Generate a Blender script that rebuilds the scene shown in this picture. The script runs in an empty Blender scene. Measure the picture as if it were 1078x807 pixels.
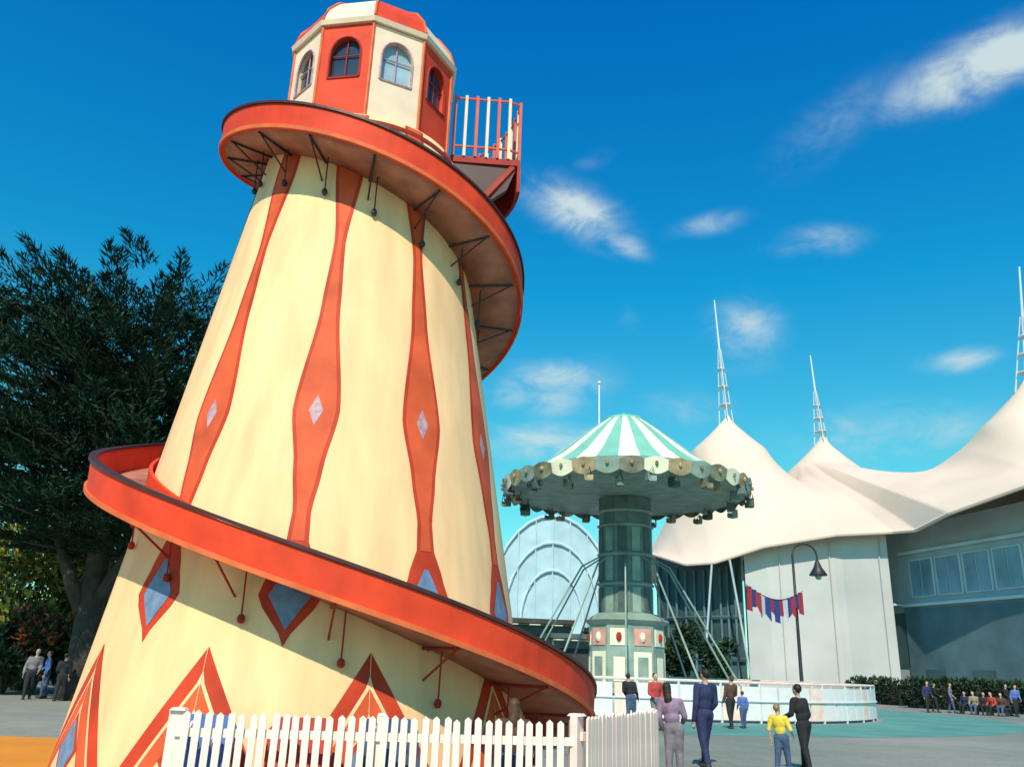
import bpy, math, random
import numpy as np
from mathutils import Vector, Matrix
R = math.radians
PI = math.pi
rnd = random.Random(11)
scene = bpy.context.scene
col = scene.collection

# ------------------------------------------------------------------ camera
PITCH, ROLL, EYE, FPX = R(18.8), R(2.0), 1.6, 880.0
cd = bpy.data.cameras.new('camera')
cam = bpy.data.objects.new('camera', cd); col.objects.link(cam)
cd.sensor_width = 36; cd.sensor_fit = 'HORIZONTAL'; cd.lens = FPX / 1078 * 36
cd.clip_start = .1; cd.clip_end = 3000
cam.matrix_world = Matrix.Translation((0, 0, EYE)) @ Matrix.Rotation(PI/2 + PITCH, 4, 'X') @ Matrix.Rotation(ROLL, 4, 'Z')
scene.camera = cam
cP, sP = math.cos(PITCH), math.sin(PITCH)
def ray(px, py):
    xi, yi = (px-539)/FPX, (403.5-py)/FPX
    c, s = math.cos(ROLL), math.sin(ROLL)
    x, y = xi*c - yi*s, xi*s + yi*c
    return Vector((x, cP - y*sP, sP + y*cP))
def at(px, py, d):
    r = ray(px, py); h = math.hypot(r.x, r.y)
    return Vector((r.x/h*d, r.y/h*d, EYE + r.z/h*d))
def ground(px, d, py=722):
    p = at(px, py, d); return Vector((p.x, p.y, 0))

# ------------------------------------------------------------------ materials
def mat(name, c, rough=.6, var=.12, scale=5, bump=0.0, metal=0, detail=5, spec=.4, stretch=None):
    m = bpy.data.materials.new(name); m.use_nodes = True
    nt = m.node_tree; n = nt.nodes; b = n['Principled BSDF']
    b.inputs['Roughness'].default_value = rough; b.inputs['Metallic'].default_value = metal
    b.inputs['Specular IOR Level'].default_value = spec
    tc = n.new('ShaderNodeTexCoord'); ns = n.new('ShaderNodeTexNoise')
    ns.inputs['Scale'].default_value = scale; ns.inputs['Detail'].default_value = detail
    src = tc.outputs['Object']
    if stretch:
        mp = n.new('ShaderNodeMapping'); mp.inputs['Scale'].default_value = stretch
        nt.links.new(src, mp.inputs['Vector']); src = mp.outputs['Vector']
    nt.links.new(src, ns.inputs['Vector'])
    mr = n.new('ShaderNodeMapRange')
    mr.inputs['From Min'].default_value = .3; mr.inputs['From Max'].default_value = .7
    mr.inputs['To Min'].default_value = 1-var; mr.inputs['To Max'].default_value = 1+var
    nt.links.new(ns.outputs['Fac'], mr.inputs['Value'])
    hs = n.new('ShaderNodeHueSaturation'); hs.inputs['Color'].default_value = (*c, 1)
    nt.links.new(mr.outputs['Result'], hs.inputs['Value'])
    nt.links.new(hs.outputs['Color'], b.inputs['Base Color'])
    if bump:
        bp = n.new('ShaderNodeBump'); bp.inputs['Strength'].default_value = bump; bp.inputs['Distance'].default_value = .05
        nt.links.new(ns.outputs['Fac'], bp.inputs['Height']); nt.links.new(bp.outputs['Normal'], b.inputs['Normal'])
    return m
M = dict(
 cream=mat('cream_paint', (.95, .59, .30), .65, .13, 1.6, stretch=(1.8, 1.8, .3), spec=.2),
 red=mat('red_paint', (.74, .062, .022), .6, .18, 2.0, spec=.2),
 stripe=mat('stripe_red_paint', (.54, .052, .02), .65, .22, 2.0, spec=.2),
 stripein=mat('stripe_orange_paint', (.68, .105, .036), .65, .22, 2.0, spec=.2),
 dred=mat('dark_red_paint', (.36, .035, .022), .6, .2, 3, spec=.2),
 orange=mat('orange_red_paint', (.72, .15, .05), .6, .18, 3, spec=.2),
 slate=mat('slate_blue_paint', (.15, .24, .38), .6, .25, 8),
 silver=mat('lilac_grey_paint', (.50, .30, .33), .6, .3, 14),
 white=mat('warm_cream_paint', (.86, .66, .47), .65, .08, 3, spec=.2),
 palebar=mat('red_pink_bar', (.68, .14, .09), .6, .1, 3, spec=.2),
 fence=mat('fence_white_paint', (.84, .71, .61), .6, .12, 4, stretch=(4, 4, .6), spec=.2),
 pinkwhite=mat('warm_white_boards', (.86, .64, .54), .6, .12, 3, spec=.2),
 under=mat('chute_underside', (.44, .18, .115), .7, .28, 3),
 rail=mat('dark_rail', (.06, .02, .018), .5, .2, 5),
 iron=mat('dark_iron', (.03, .03, .034), .45, .2, 6),
 glass=mat('dark_glass', (.035, .05, .07), .12, .25, 2, spec=.6),
 glass2=mat('pale_glass', (.32, .44, .50), .15, .25, 2, spec=.6),
 tent=mat('tent_membrane', (.75, .59, .46), .7, .09, .10, spec=.1),
 steel=mat('white_steel', (.62, .64, .64), .4, .08, 1),
 wall=mat('pale_render_wall', (.53, .53, .50), .7, .10, .25),
 teal=mat('dark_teal_cladding', (.085, .15, .175), .55, .25, .4),
 tealg=mat('dark_glazing', (.045, .085, .09), .4, .35, .3),
 teal2=mat('grey_blue_cladding', (.38, .46, .49), .55, .12, .5),
 winblue=mat('window_blue', (.17, .30, .38), .2, .35, .3, spec=.5),
 canopyg=mat('canopy_mint', (.20, .50, .37), .6, .10, 1),
 canopyw=mat('canopy_cream', (.84, .80, .58), .6, .08, 1),
 gold=mat('gilded_trim', (.38, .29, .16), .4, .35, 2.5),
 olive=mat('olive_trim', (.20, .20, .13), .5, .4, 2.5),
 sage=mat('sage_green_paint', (.24, .33, .27), .5, .25, 1.5),
 colm=mat('column_grey_green', (.13, .18, .165), .5, .3, 1.2),
 dsage=mat('dark_green_paint', (.07, .11, .10), .6, .3, 1.5),
 dark=mat('dark_timber', (.045, .045, .04), .7, .3, 1),  # plain dark timber colour for the bench, booth hatches and one booth roof
 pink=mat('pink_panel', (.66, .34, .27), .5, .25, 1.2),
 bluemetal=mat('pale_blue_steel', (.40, .56, .62), .5, .15, .5),
 palesteel=mat('pale_blue_white_steel', (.52, .64, .67), .5, .1, .5),
 bark=mat('bark', (.045, .038, .03), .9, .35, 3, .5),
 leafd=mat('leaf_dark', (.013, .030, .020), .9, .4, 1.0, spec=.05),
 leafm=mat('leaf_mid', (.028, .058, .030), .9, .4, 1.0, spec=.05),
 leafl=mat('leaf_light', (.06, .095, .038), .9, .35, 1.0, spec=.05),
 leafy=mat('leaf_yellow', (.40, .36, .06), .9, .35, 1.0, spec=.05),
 leafo=mat('leaf_olive', (.22, .23, .045), .9, .35, 1.0, spec=.05),
 leafr=mat('leaf_rust', (.30, .085, .045), .9, .35, 1.0, spec=.05),
 orangefl=mat('orange_rubber', (.78, .27, .02), .8, .08, .8),
 tealfl=mat('turquoise_surface', (.10, .29, .24), .8, .18, .5),
 flagr=mat('flag_red', (.50, .05, .06), .7, .1), flagb=mat('flag_blue', (.05, .07, .30), .7, .1), flagw=mat('flag_white', (.75, .72, .7), .7, .05),
 skin=mat('skin', (.55, .33, .24), .55, .06, 8), shoe=mat('shoe', (.04, .035, .03), .6, .1),
 hairb=mat('brown_hair', (.08, .035, .015), .6, .3, 25), haird=mat('dark_hair', (.02, .014, .012), .6, .3, 25), hairf=mat('fair_hair', (.26, .17, .08), .6, .25, 25),
 navy=mat('navy_cloth', (.025, .03, .09), .85, .3, 6, .4), black=mat('black_cloth', (.02, .02, .024), .85, .3, 6, .4), mauve=mat('mauve_cloth', (.26, .17, .25), .85, .3, 6, .4),
 brown=mat('brown_cloth', (.09, .045, .028), .85, .3, 6, .4),
 yellow=mat('yellow_cloth', (.75, .55, .06), .8, .15, 6, .4), denim=mat('denim_cloth', (.06, .10, .18), .85, .3, 6, .4), grey=mat('grey_cloth', (.20, .18, .20), .85, .3, 6, .4),
 redc=mat('red_cloth', (.45, .06, .05), .85, .15, 8), blue=mat('blue_cloth', (.08, .16, .42), .85, .15, 8), whitec=mat('white_cloth', (.7, .68, .66), .85, .1, 8), khaki=mat('khaki_cloth', (.30, .25, .17), .85, .15, 8),
)
def ground_mat():
    m = bpy.data.materials.new('paving'); m.use_nodes = True
    nt = m.node_tree; n = nt.nodes; L = nt.links; b = n['Principled BSDF']
    tc = n.new('ShaderNodeTexCoord')
    n1 = n.new('ShaderNodeTexNoise'); n1.inputs['Scale'].default_value = .12; n1.inputs['Detail'].default_value = 6
    n2 = n.new('ShaderNodeTexNoise'); n2.inputs['Scale'].default_value = 9; n2.inputs['Detail'].default_value = 8
    L.new(tc.outputs['Object'], n1.inputs['Vector']); L.new(tc.outputs['Object'], n2.inputs['Vector'])
    cr = n.new('ShaderNodeValToRGB'); cr.color_ramp.elements[0].position = .35; cr.color_ramp.elements[1].position = .65
    cr.color_ramp.elements[0].color = (.19, .225, .18, 1); cr.color_ramp.elements[1].color = (.33, .315, .25, 1)
    L.new(n1.outputs['Fac'], cr.inputs['Fac'])
    br = n.new('ShaderNodeTexBrick'); br.inputs['Scale'].default_value = 1.0; br.inputs['Mortar Size'].default_value = .012
    br.inputs['Brick Width'].default_value = .9; br.inputs['Row Height'].default_value = .6
    br.inputs['Color1'].default_value = (1, 1, 1, 1); br.inputs['Color2'].default_value = (.86, .88, .86, 1); br.inputs['Mortar'].default_value = (.6, .6, .6, 1)
    L.new(tc.outputs['Object'], br.inputs['Vector'])
    mx = n.new('ShaderNodeMix'); mx.data_type = 'RGBA'; mx.blend_type = 'MULTIPLY'; mx.inputs[0].default_value = .8
    L.new(cr.outputs['Color'], mx.inputs[6]); L.new(br.outputs['Color'], mx.inputs[7])
    hs = n.new('ShaderNodeHueSaturation'); mr = n.new('ShaderNodeMapRange')
    mr.inputs['To Min'].default_value = .75; mr.inputs['To Max'].default_value = 1.25
    L.new(n2.outputs['Fac'], mr.inputs['Value']); L.new(mr.outputs['Result'], hs.inputs['Value']); L.new(mx.outputs[2], hs.inputs['Color'])
    L.new(hs.outputs['Color'], b.inputs['Base Color']); b.inputs['Roughness'].default_value = .85
    return m

# ------------------------------------------------------------------ mesh builder
class MB:
    def __init__(s): s.v = []; s.f = []; s.m = []
    def add(s, vs, fs, mi=0):
        b = len(s.v); s.v += [tuple(p) for p in vs]
        for f in fs: s.f.append(tuple(i+b for i in f)); s.m.append(mi)
    def box(s, c, d, rz=0, mi=0):
        x, y, z = d[0]/2, d[1]/2, d[2]/2; cs, sn = math.cos(rz), math.sin(rz)
        vs = []
        for dz in (-z, z):
            for dx, dy in ((-x, -y), (x, -y), (x, y), (-x, y)):
                vs.append((c[0]+dx*cs-dy*sn, c[1]+dx*sn+dy*cs, c[2]+dz))
        s.add(vs, [(3,2,1,0),(4,5,6,7),(0,1,5,4),(1,2,6,5),(2,3,7,6),(3,0,4,7)], mi)
    def rings(s, rings, mi=0, caps=True, closed=True):
        n = len(rings[0]); vs = [p for r in rings for p in r]; fs = []
        for i in range(len(rings)-1):
            for j in range(n if closed else n-1):
                k = (j+1) % n
                fs.append((i*n+j, i*n+k, (i+1)*n+k, (i+1)*n+j))
        if caps and closed:
            fs.append(tuple(reversed(range(n)))); fs.append(tuple(range((len(rings)-1)*n, len(rings)*n)))
        s.add(vs, fs, mi)
    def path(s, pts, rads, n=8, mi=0):
        pts = [Vector(p) for p in pts]; rr = []
        for i, p in enumerate(pts):
            d = (pts[min(i+1, len(pts)-1)] - pts[max(i-1, 0)]).normalized()
            a = d.cross(Vector((.13, .31, .94)) if abs(d.z) < .9 else Vector((1, .2, 0))).normalized(); b = d.cross(a)
            rr.append([p + (a*math.cos(t*2*PI/n) + b*math.sin(t*2*PI/n))*rads[i] for t in range(n)])
        s.rings(rr, mi)
    def tube(s, p0, p1, r0, r1=None, n=8, mi=0): s.path([p0, p1], [r0, r0 if r1 is None else r1], n, mi)
    def capsule(s, p0, p1, r0, r1, n=10, mi=0):
        p0, p1 = Vector(p0), Vector(p1); d = (p1-p0); L = d.length; d = d/L if L > 1e-6 else Vector((0,0,1))
        pts, rad = [], []
        for k in (.98, .8, .5, .2): pts.append(p0 - d*r0*k); rad.append(r0*math.sqrt(1-k*k))
        pts += [p0, p1]; rad += [r0, r1]
        for k in (.2, .5, .8, .98): pts.append(p1 + d*r1*k); rad.append(r1*math.sqrt(1-k*k))
        a = d.cross(Vector((.13, .31, .94)) if abs(d.z) < .9 else Vector((1, .2, 0))).normalized(); b = d.cross(a)
        s.rings([[p+(a*math.cos(t*2*PI/n)+b*math.sin(t*2*PI/n))*r for t in range(n)] for p, r in zip(pts, rad)], mi)
    def ell(s, c, r, n=14, mi=0):
        rr = []
        for i in range(1, n//2+1):
            a = -PI/2 + PI*i/(n//2+1)
            rr.append([(c[0]+r[0]*math.cos(a)*math.cos(t*2*PI/n), c[1]+r[1]*math.cos(a)*math.sin(t*2*PI/n), c[2]+r[2]*math.sin(a)) for t in range(n)])
        s.rings(rr, mi)
    def lathe(s, prof, n=32, mi=0, caps=True, c=(0, 0), a0=0):
        s.rings([[(c[0]+r*math.cos(a0+t*2*PI/n), c[1]+r*math.sin(a0+t*2*PI/n), z) for t in range(n)] for r, z in prof], mi, caps)
    def build(s, name, mats, parent=None, smooth=False):
        me = bpy.data.meshes.new(name); me.from_pydata(s.v, [], s.f)
        for m in (mats if isinstance(mats, (list, tuple)) else [mats]): me.materials.append(m)
        me.polygons.foreach_set('material_index', s.m)
        if smooth: me.polygons.foreach_set('use_smooth', [True]*len(me.polygons))
        me.update()
        o = bpy.data.objects.new(name, me); col.objects.link(o)
        if parent: o.parent = parent
        return o
def tag(o, label=None, cat=None, group=None, kind=None):
    if label: o['label'] = label
    if cat: o['category'] = cat
    if group: o['group'] = group
    if kind: o['kind'] = kind
    return o
def empty(name, loc, rz=0, label=None, cat=None, group=None):
    o = bpy.data.objects.new(name, None); col.objects.link(o); o.empty_display_size = .2
    o.location = loc; o.rotation_euler = (0, 0, rz)
    return tag(o, label, cat, group)

# ------------------------------------------------------------------ people
def remeshed(mb, voxel):
    me = bpy.data.meshes.new('tmp'); me.from_pydata(mb.v, [], mb.f); me.update()
    ob = bpy.data.objects.new('tmp', me); col.objects.link(ob)
    md = ob.modifiers.new('r', 'REMESH'); md.mode = 'VOXEL'; md.voxel_size = voxel
    sm = ob.modifiers.new('s', 'SMOOTH'); sm.iterations = 3; sm.factor = .5
    dg = bpy.context.evaluated_depsgraph_get()
    out = bpy.data.meshes.new_from_object(ob.evaluated_get(dg))
    bpy.data.objects.remove(ob); bpy.data.meshes.remove(me)
    r = MB(); r.add([v.co for v in out.vertices], [tuple(p.vertices) for p in out.polygons]); bpy.data.meshes.remove(out)
    return r
def person(loc, H, yaw, label, top, bottom, hair, hairlen='short', stride=.06, sleeves='long', bend=.0, armfwd=(0, 0), armout=.0, sway=.0, headturn=.0, sit=False, vox=.018):
    root = empty('person', loc, yaw, label, 'person')
    S = lambda *a: tuple(q*H for q in a)
    body, topm, bot, shoe = MB(), MB(), MB(), MB()
    g = .011*H; DZ = -.265 if sit else 0
    U = lambda c: (c[0] + sway*max(0, (c[2]-.5))*.25, c[1], c[2]+DZ)     # weight shifted to one hip
    def E(c, r, *tg):
        body.ell(S(*U(c)), S(*r))
        for t in tg: t.ell(S(*U(c)), tuple(q+g for q in S(*r)))
    def Cp(a, b, ra, rb, *tg):
        body.capsule(S(*a), S(*b), ra*H, rb*H)
        for t in tg: t.capsule(S(*a), S(*b), ra*H+g, rb*H+g)
    lean = bend; hx = headturn*.02
    E((0, 0, .53), (.088, .066, .07), bot)
    E((0, -lean*.3, .63), (.078, .056, .09), topm)
    E((0, -lean*.7, .735), (.1, .066, .095), topm)
    Cp(U((-.09, -lean, .80-.01*sway)), U((.09, -lean, .80+.01*sway)), .036, .036, topm)
    Cp(U((0, .004-lean, .82)), U((hx*.5, -.004-lean*1.1, .885)), .031, .029)
    E((hx, -.004-lean*1.2, .938), (.046, .055, .064)); E((hx, -.02-lean*1.2, .905), (.036, .038, .036))
    E((hx*2.6, -.06-lean*1.2, .932), (.008, .012, .013))
    for sx in (-1, 1): E((hx+sx*.046, .004-lean*1.2, .932), (.006, .013, .018))
    fingers = MB()
    for i, sx in enumerate((-1, 1)):
        f = armfwd[i] + (.55 if sit else 0)
        sh = U((sx*.112, -lean, .802)); el = U((sx*(.142+armout), .02-lean-f*.06, .635+f*.02)); wr = U((sx*(.138+armout*1.2-.05*max(0, f)), -.035-lean-f*.2, .50+f*.12))
        Cp(sh, el, .031, .024, topm)
        if sleeves == 'long': Cp(el, wr, .024, .017, topm)
        else: Cp(el, wr, .023, .016)
        dv = (Vector(wr)-Vector(el)).normalized(); pc = Vector(wr)+dv*.03
        body.ell(S(*pc), S(.012, .022, .03))
        for k in range(4):
            q = pc + dv*.022 + Vector((0, (k-1.5)*.0105, 0)); l = (.036, .043, .04, .03)[k]
            m_ = q + dv*l*.55; e_ = m_ + (dv + Vector((-sx*.5, 0, 0))).normalized()*l*.5
            fingers.path([q*H, m_*H, e_*H], [.0058*H, .0052*H, .004*H], 6)
        q = pc - dv*.012 + Vector((0, -.018, 0))
        fingers.path([q*H, (q+Vector((0, -.016, 0))+dv*.014)*H, (q+Vector((0, -.019, 0))+dv*.034)*H], [.0066*H, .006*H, .0045*H], 6)
        st = stride*(1 if sx < 0 else -1)
        if sit: hip, kn, an = (sx*.048, 0, .275), (sx*.07, -.235, .285), (sx*.06, -.25+st*.6, .05)
        else: hip, kn, an = (sx*.048, 0, .525), (sx*.054, -st*.5-.012-.02*abs(st), .285), (sx*.056, -st+.006, .05)
        Cp(hip, kn, .058, .038, bot); Cp(kn, an, .037, .022, bot)
        Cp((an[0], an[1]+.012, .024), (an[0]+sx*.012, an[1]-.085, .02), .024, .019, shoe)
    b = remeshed(body, vox*H/1.7)
    b.add(fingers.v, fingers.f); b.build('body', M['skin'], root, True)
    remeshed(topm, vox*H/1.7).build('top', top, root, True)
    remeshed(bot, vox*H/1.7).build('trousers', bottom, root, True)
    remeshed(shoe, vox*H/1.7).build('shoes', M['shoe'], root, True)
    h = MB(); y0 = -lean*1.2
    h.ell(S(*U((hx, .012+y0, .950))), S(.052, .056, .06))
    if hairlen == 'long':
        h.ell(S(*U((hx, .035+y0, .90))), S(.05, .034, .075)); h.ell(S(*U((hx, .05+y0*.9, .83))), S(.048, .026, .075))
    remeshed(h, vox*H/1.7).build('hair', hair, root, True)
    for sx in (-1, 1):
        e = MB(); e.ell(S(*U((hx*2+sx*.017, -.053+y0, .940))), S(.007, .005, .005), 8); e.build('eye', M['haird'], root, True)
    e = MB(); e.ell(S(*U((hx*2, -.057+y0, .902))), S(.015, .004, .004), 8); e.build('mouth', M['redc'], root, True)
    return root

person(ground(708, 15.0), 1.46, R(165), 'woman in a mauve top with long dark hair by the pale pink fence', M['mauve'], M['grey'], M['haird'], 'long', stride=.03, bend=.02, sway=.5, armfwd=(.7, .1), headturn=.6)
person(ground(740, 17.2), 1.72, R(205), 'tall man in navy standing right of the woman in mauve', M['navy'], M['navy'], M['haird'], stride=.10, armfwd=(.3, -.2), sway=-.4, headturn=.5)
person(ground(819, 16.6), 1.16, R(140), 'small child in a bright yellow shirt', M['yellow'], M['denim'], M['hairf'], stride=.10, sleeves='short', armfwd=(.5, -.2), armout=.02, sway=.4)
person(ground(843, 17.6), 1.50, R(215), 'teenager in black clothes close beside the child in yellow', M['black'], M['black'], M['haird'], stride=.08, armfwd=(.2, .8), sway=.5, bend=.02)
person(ground(540, 9.62, 780), 1.30, R(185), 'child with long brown hair standing right behind the white picket fence', M['brown'], M['denim'], M['hairb'], 'long', stride=.02)
person(ground(690, 27), 1.62, R(20), 'person in a red top behind the woman in mauve, near the round barrier', M['redc'], M['grey'], M['haird'], stride=.08, vox=.03, armfwd=(.6, 0))
BA, BB = ground(1008, 57.5), ground(1058, 56.5)
far = [
 (30, 36, 1.72, 30, 'leftmost person in grey on the open paving under the big dark tree', 'grey', 'black', 'haird', .09, 0),
 (47, 37, 1.66, -60, 'person in a blue top in the group under the big dark tree', 'blue', 'denim', 'hairb', .04, 0),
 (64, 35, 1.60, 190, 'person in black nearest the tower in the group under the dark tree', 'black', 'black', 'haird', .10, 0),
 (664, 30, 1.58, 160, 'person in black against the round barrier, left of the one in red', 'black', 'denim', 'haird', .06, 0),
 (768, 30, 1.60, 200, 'person in brown against the round barrier, right of the man in navy', 'brown', 'black', 'hairb', .10, 0),
 (781, 30.5, 1.15, 190, 'small child in blue beside the person in brown at the round barrier', 'blue', 'denim', 'hairb', .05, 0),
 (974, 57, 1.70, 10, 'leftmost person in the row before the glazed building, in navy', 'navy', 'black', 'haird', .08, 0),
 (982, 57.6, 1.62, 70, 'person in black close beside the one in navy at the row left end', 'black', 'black', 'hairb', .08, 0),
 (999, 58, 1.66, 60, 'person in a grey top standing left of the seated people', 'grey', 'denim', 'hairb', .10, 0),
 (1066, 57, 1.66, 0, 'rightmost person in the row before the glazed building, in a blue top', 'blue', 'black', 'haird', .06, 0),
 (1058, 58.5, 1.70, 40, 'person all in black standing just right of the bench', 'black', 'black', 'haird', .09, 0),
]
for i, (px, d, H, yw, lb, t_, b_, h_, st, si) in enumerate(far):
    person(ground(px, d), H, R(yw), lb, M[t_], M[b_], M[h_], stride=st, vox=.03, bend=.01, armfwd=((0, .4), (.6, 0), (-.1, .3))[i % 3], sway=(.5, -.5, 0)[i % 3])
bench = empty('bench', BA, math.atan2((BB-BA).y, (BB-BA).x), 'long dark bench with seated people before the glazed building', 'bench')
Lb = (BB-BA).length
k = MB(); k.box((Lb/2, 0, .40), (Lb, .42, .06)); k.build('seat', M['dark'], bench)
k = MB(); k.box((Lb/2, .22, .72), (Lb, .05, .3)); k.build('backrest', M['dark'], bench)
for i in range(4):
    k = MB(); k.box((.1+(Lb-.2)*i/3, 0, .185), (.07, .38, .37)); k.build('leg', M['iron'], bench)
for i, (s, t_, b_, lb) in enumerate([(.12, 'navy', 'black', 'person in navy seated at the left end of the bench'), (.32, 'khaki', 'denim', 'person in khaki seated second on the bench'), (.52, 'black', 'black', 'person in black seated in the middle of the bench'), (.70, 'redc', 'black', 'person in red seated fourth on the bench'), (.88, 'brown', 'denim', 'person in brown seated at the right end of the bench')]):
    q = BA.lerp(BB, s); person((q.x, q.y, 0), 1.66+.04*(i % 2), bench.rotation_euler[2]+R((-12, 8, 20, -15, 5)[i]), lb, M[t_], M[b_], M['haird' if i % 2 else 'hairb'], stride=.04, sit=True, vox=.03, bend=(.02, .05, .01, .04, .02)[i], headturn=(.8, -.8, .3, -.6, 0)[i])

# ------------------------------------------------------------------ ground
g = MB(); g.add([(-900, -200, 0), (900, -200, 0), (900, 1200, 0), (-900, 1200, 0)], [(0, 1, 2, 3)])
tag(g.build('ground', ground_mat()), kind='structure')
g = MB(); c = ground(-60, 13.2); pts = []
for k in range(40):
    a = k*2*PI/40; rr = 6.2*(1+.10*math.sin(3*a+.5)); pts.append((c.x+rr*math.cos(a)*.9-1.0, c.y+rr*math.sin(a)+1.0, .004))
g.add(pts, [tuple(range(40))])
tag(g.build('play_surface', M['orangefl']), kind='structure')
BC = ground(657, 44.0, 640); BR = 11.3
g = MB(); rr_ = []
for k in range(64):
    a = k*2*PI/64; rr_.append([(BC.x+r*math.cos(a), BC.y+r*math.sin(a), .004) for r in (11.6, 18.0+1.2*math.sin(2*a))])
rr_.append(rr_[0]); g.rings(rr_, 0, False, False)
tag(g.build('ride_surface', M['tealfl']), kind='structure')

# ------------------------------------------------------------------ helter skelter
AX = ground(339, 13.0, 620); TZ = math.atan2(-AX.x, AX.y)
tower = empty('helter_skelter', AX, TZ, 'tall cream helter skelter tower with red diamond stripes and a spiral slide', 'helter skelter')
rb = lambda z: 3.21 - .167*z
def TP(th, rho, z): a = R(th); return (rho*math.sin(a), -rho*math.cos(a), z)
body = MB()
zs_ = [0, .5] + [i*.5 for i in range(2, 20)] + [9.8]
body.rings([[TP(t*3, rb(z), z) for t in range(120)] for z in zs_], 0)
def smoothi(z, xs, ys):
    for i in range(len(xs)-1):
        if xs[i] <= z <= xs[i+1] + 1e-9:
            s = (z-xs[i])/(xs[i+1]-xs[i]); s = .35*s + .65*s*s*(3-2*s); return ys[i]+(ys[i+1]-ys[i])*s
    return ys[-1] if z > xs[-1] else ys[0]
def strip(th0, pts, off, mi, shrink=0, cols=8, smooth=False):
    zc = [p[0] for p in pts]; zlist = []
    for a, b in zip(zc[:-1], zc[1:]):
        k = max(1, int(abs(a-b)/.12))
        zlist += [a+(b-a)*i/k for i in range(k)]
    zlist.append(zc[-1])
    xs = zc[::-1]; ys = [p[1] for p in pts][::-1]
    rows = []
    for z in zlist:
        hw = smoothi(z, xs, ys) if smooth else float(np.interp(z, xs, ys))
        hw = max(.003, hw - shrink)
        da = math.degrees(hw/rb(z))
        rows.append([TP(th0+da*(2*i/cols-1), rb(z)+off, z) for i in range(cols+1)])
    vs = [p for r in rows for p in r]; n = cols+1
    body.add(vs, [(i*n+j, (i+1)*n+j, (i+1)*n+j+1, i*n+j+1) for i in range(len(rows)-1) for j in range(cols)], mi)
SP = [(9.78, .17), (8.7, .21), (7.3, .08), (6.2, .13), (4.65, .30), (3.85, .18), (3.3, .11), (2.95, .13), (2.7, .23), (2.3, .36), (1.75, 0)]
STR = [-42.5, -7.2, 26.5, 58] + [58+36.6*k for k in range(1, 7)]
for k in range(10):
    t0 = STR[k]
    strip(t0, SP, .006, 1, 0, 8, True)
    strip(t0, SP[:8], .010, 2, .05, 8, True)
    strip(t0, [(4.86, 0), (4.65, .09), (4.44, 0)], .014, 4, 0, 4)
    strip(t0, [(2.72, .03), (2.3, .24), (1.93, 0)], .012, 3, 0, 4)
    t1 = (-41.5 + 35.7*k if k < 4 else -41.5 + 36*k) + 18; TR = [(1.72, 0), (.3, .90), (.06, .95)]
    strip(t1, TR, .006, 1)
    strip(t1, TR, .010, 0, .20); strip(t1, TR, .014, 2, .245); strip(t1, TR, .018, 0, .45)
    strip(t1, [(.95, 0), (.55, .30), (.12, 0)], .022, 1, 0, 4)
    strip(t1, [(.88, 0), (.55, .24), (.2, 0)], .026, 3, 0, 4)
tw = body.build('tower_wall', [M['cream'], M['stripe'], M['stripein'], M['slate'], M['silver']], tower, True)
b = MB(); b.rings([[TP(t*6, r, z) for t in range(60)] for r, z in ((3.35, 0), (3.35, .1), (3.2, .13))]); b.build('plinth', M['dred'], tower)

KT = [(-222, 10.85), (-78, 9.70), (78, 7.6), (282, 4.02), (360, 2.48), (438, 1.12), (470, .62)]
def zt(t):
    n = len(KT); sl = [(KT[min(i+1, n-1)][1]-KT[max(i-1, 0)][1])/(KT[min(i+1, n-1)][0]-KT[max(i-1, 0)][0]) for i in range(n)]
    for i in range(n-1):
        if t <= KT[i+1][0] or i == n-2:
            h = KT[i+1][0]-KT[i][0]; s = (t-KT[i][0])/h
            return (2*s**3-3*s*s+1)*KT[i][1]+(s**3-2*s*s+s)*h*sl[i]+(-2*s**3+3*s*s)*KT[i+1][1]+(s**3-s*s)*h*sl[i+1]
def rin(z): return rb(z) if z < 9.8 else rb(9.8)
def rout(t): return rin(zt(t)) + .80 + .06*max(0, min(1, (t+60)/120))*(1 if t < 180 else 0) + .26*max(0, (t-340)/130)
ths = [-222+4*i for i in range(174)]
def sweep(prof):
    mb = MB(); rr = []
    for t in ths:
        z = zt(t); ri, ro = rin(z), rout(t)
        rr.append([TP(t, rho, z+dz) for rho, dz in prof(ri, ro)])
    mb.rings(rr); return mb
spiral = empty('slide', (0, 0, 0)); spiral.parent = tower
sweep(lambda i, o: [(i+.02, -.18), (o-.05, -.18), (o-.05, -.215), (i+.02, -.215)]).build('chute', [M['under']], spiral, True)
w = sweep(lambda i, o: [(o-.05, -.22), (o, -.22), (o+.02, .18), (o-.03, .18)]); w.build('outer_wall', M['red'], spiral)
sweep(lambda i, o: [(i+.03, -.175), (i+.08, -.175), (i+.08, .14), (i+.03, .14)]).build('inner_wall', M['red'], spiral)
sweep(lambda i, o: [(o-.06, .183), (o+.05, .183), (o+.05, .225), (o-.06, .225)]).build('top_rail', M['rail'], spiral)
sweep(lambda i, o: [(o+.003, -.24), (o+.035, -.24), (o+.04, -.18), (o+.006, -.18)]).build('edge_trim', M['orange'], spiral)
t = -200
while t < 440:
    z = zt(t); ri, ro = rin(z), rout(t); bk = MB()
    bk.tube(TP(t, ro-.10, z-.235), TP(t, rin(z-.6)-.02, z-.6), .014, n=6)
    bk.tube(TP(t, ro-.08, z-.24), TP(t, ri-.02, z-.24), .018, n=6)
    bk.tube(TP(t+3, ri+.22, z-.22), TP(t+3, ri+.20, z-.80), .011, n=6)
    bk.ell(TP(t+3, ri+.20, z-.84), (.045, .045, .06), 8)
    bk.build('bracket', M['iron'] if z > 6 else M['dred'], tower); t += 22.5

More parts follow.
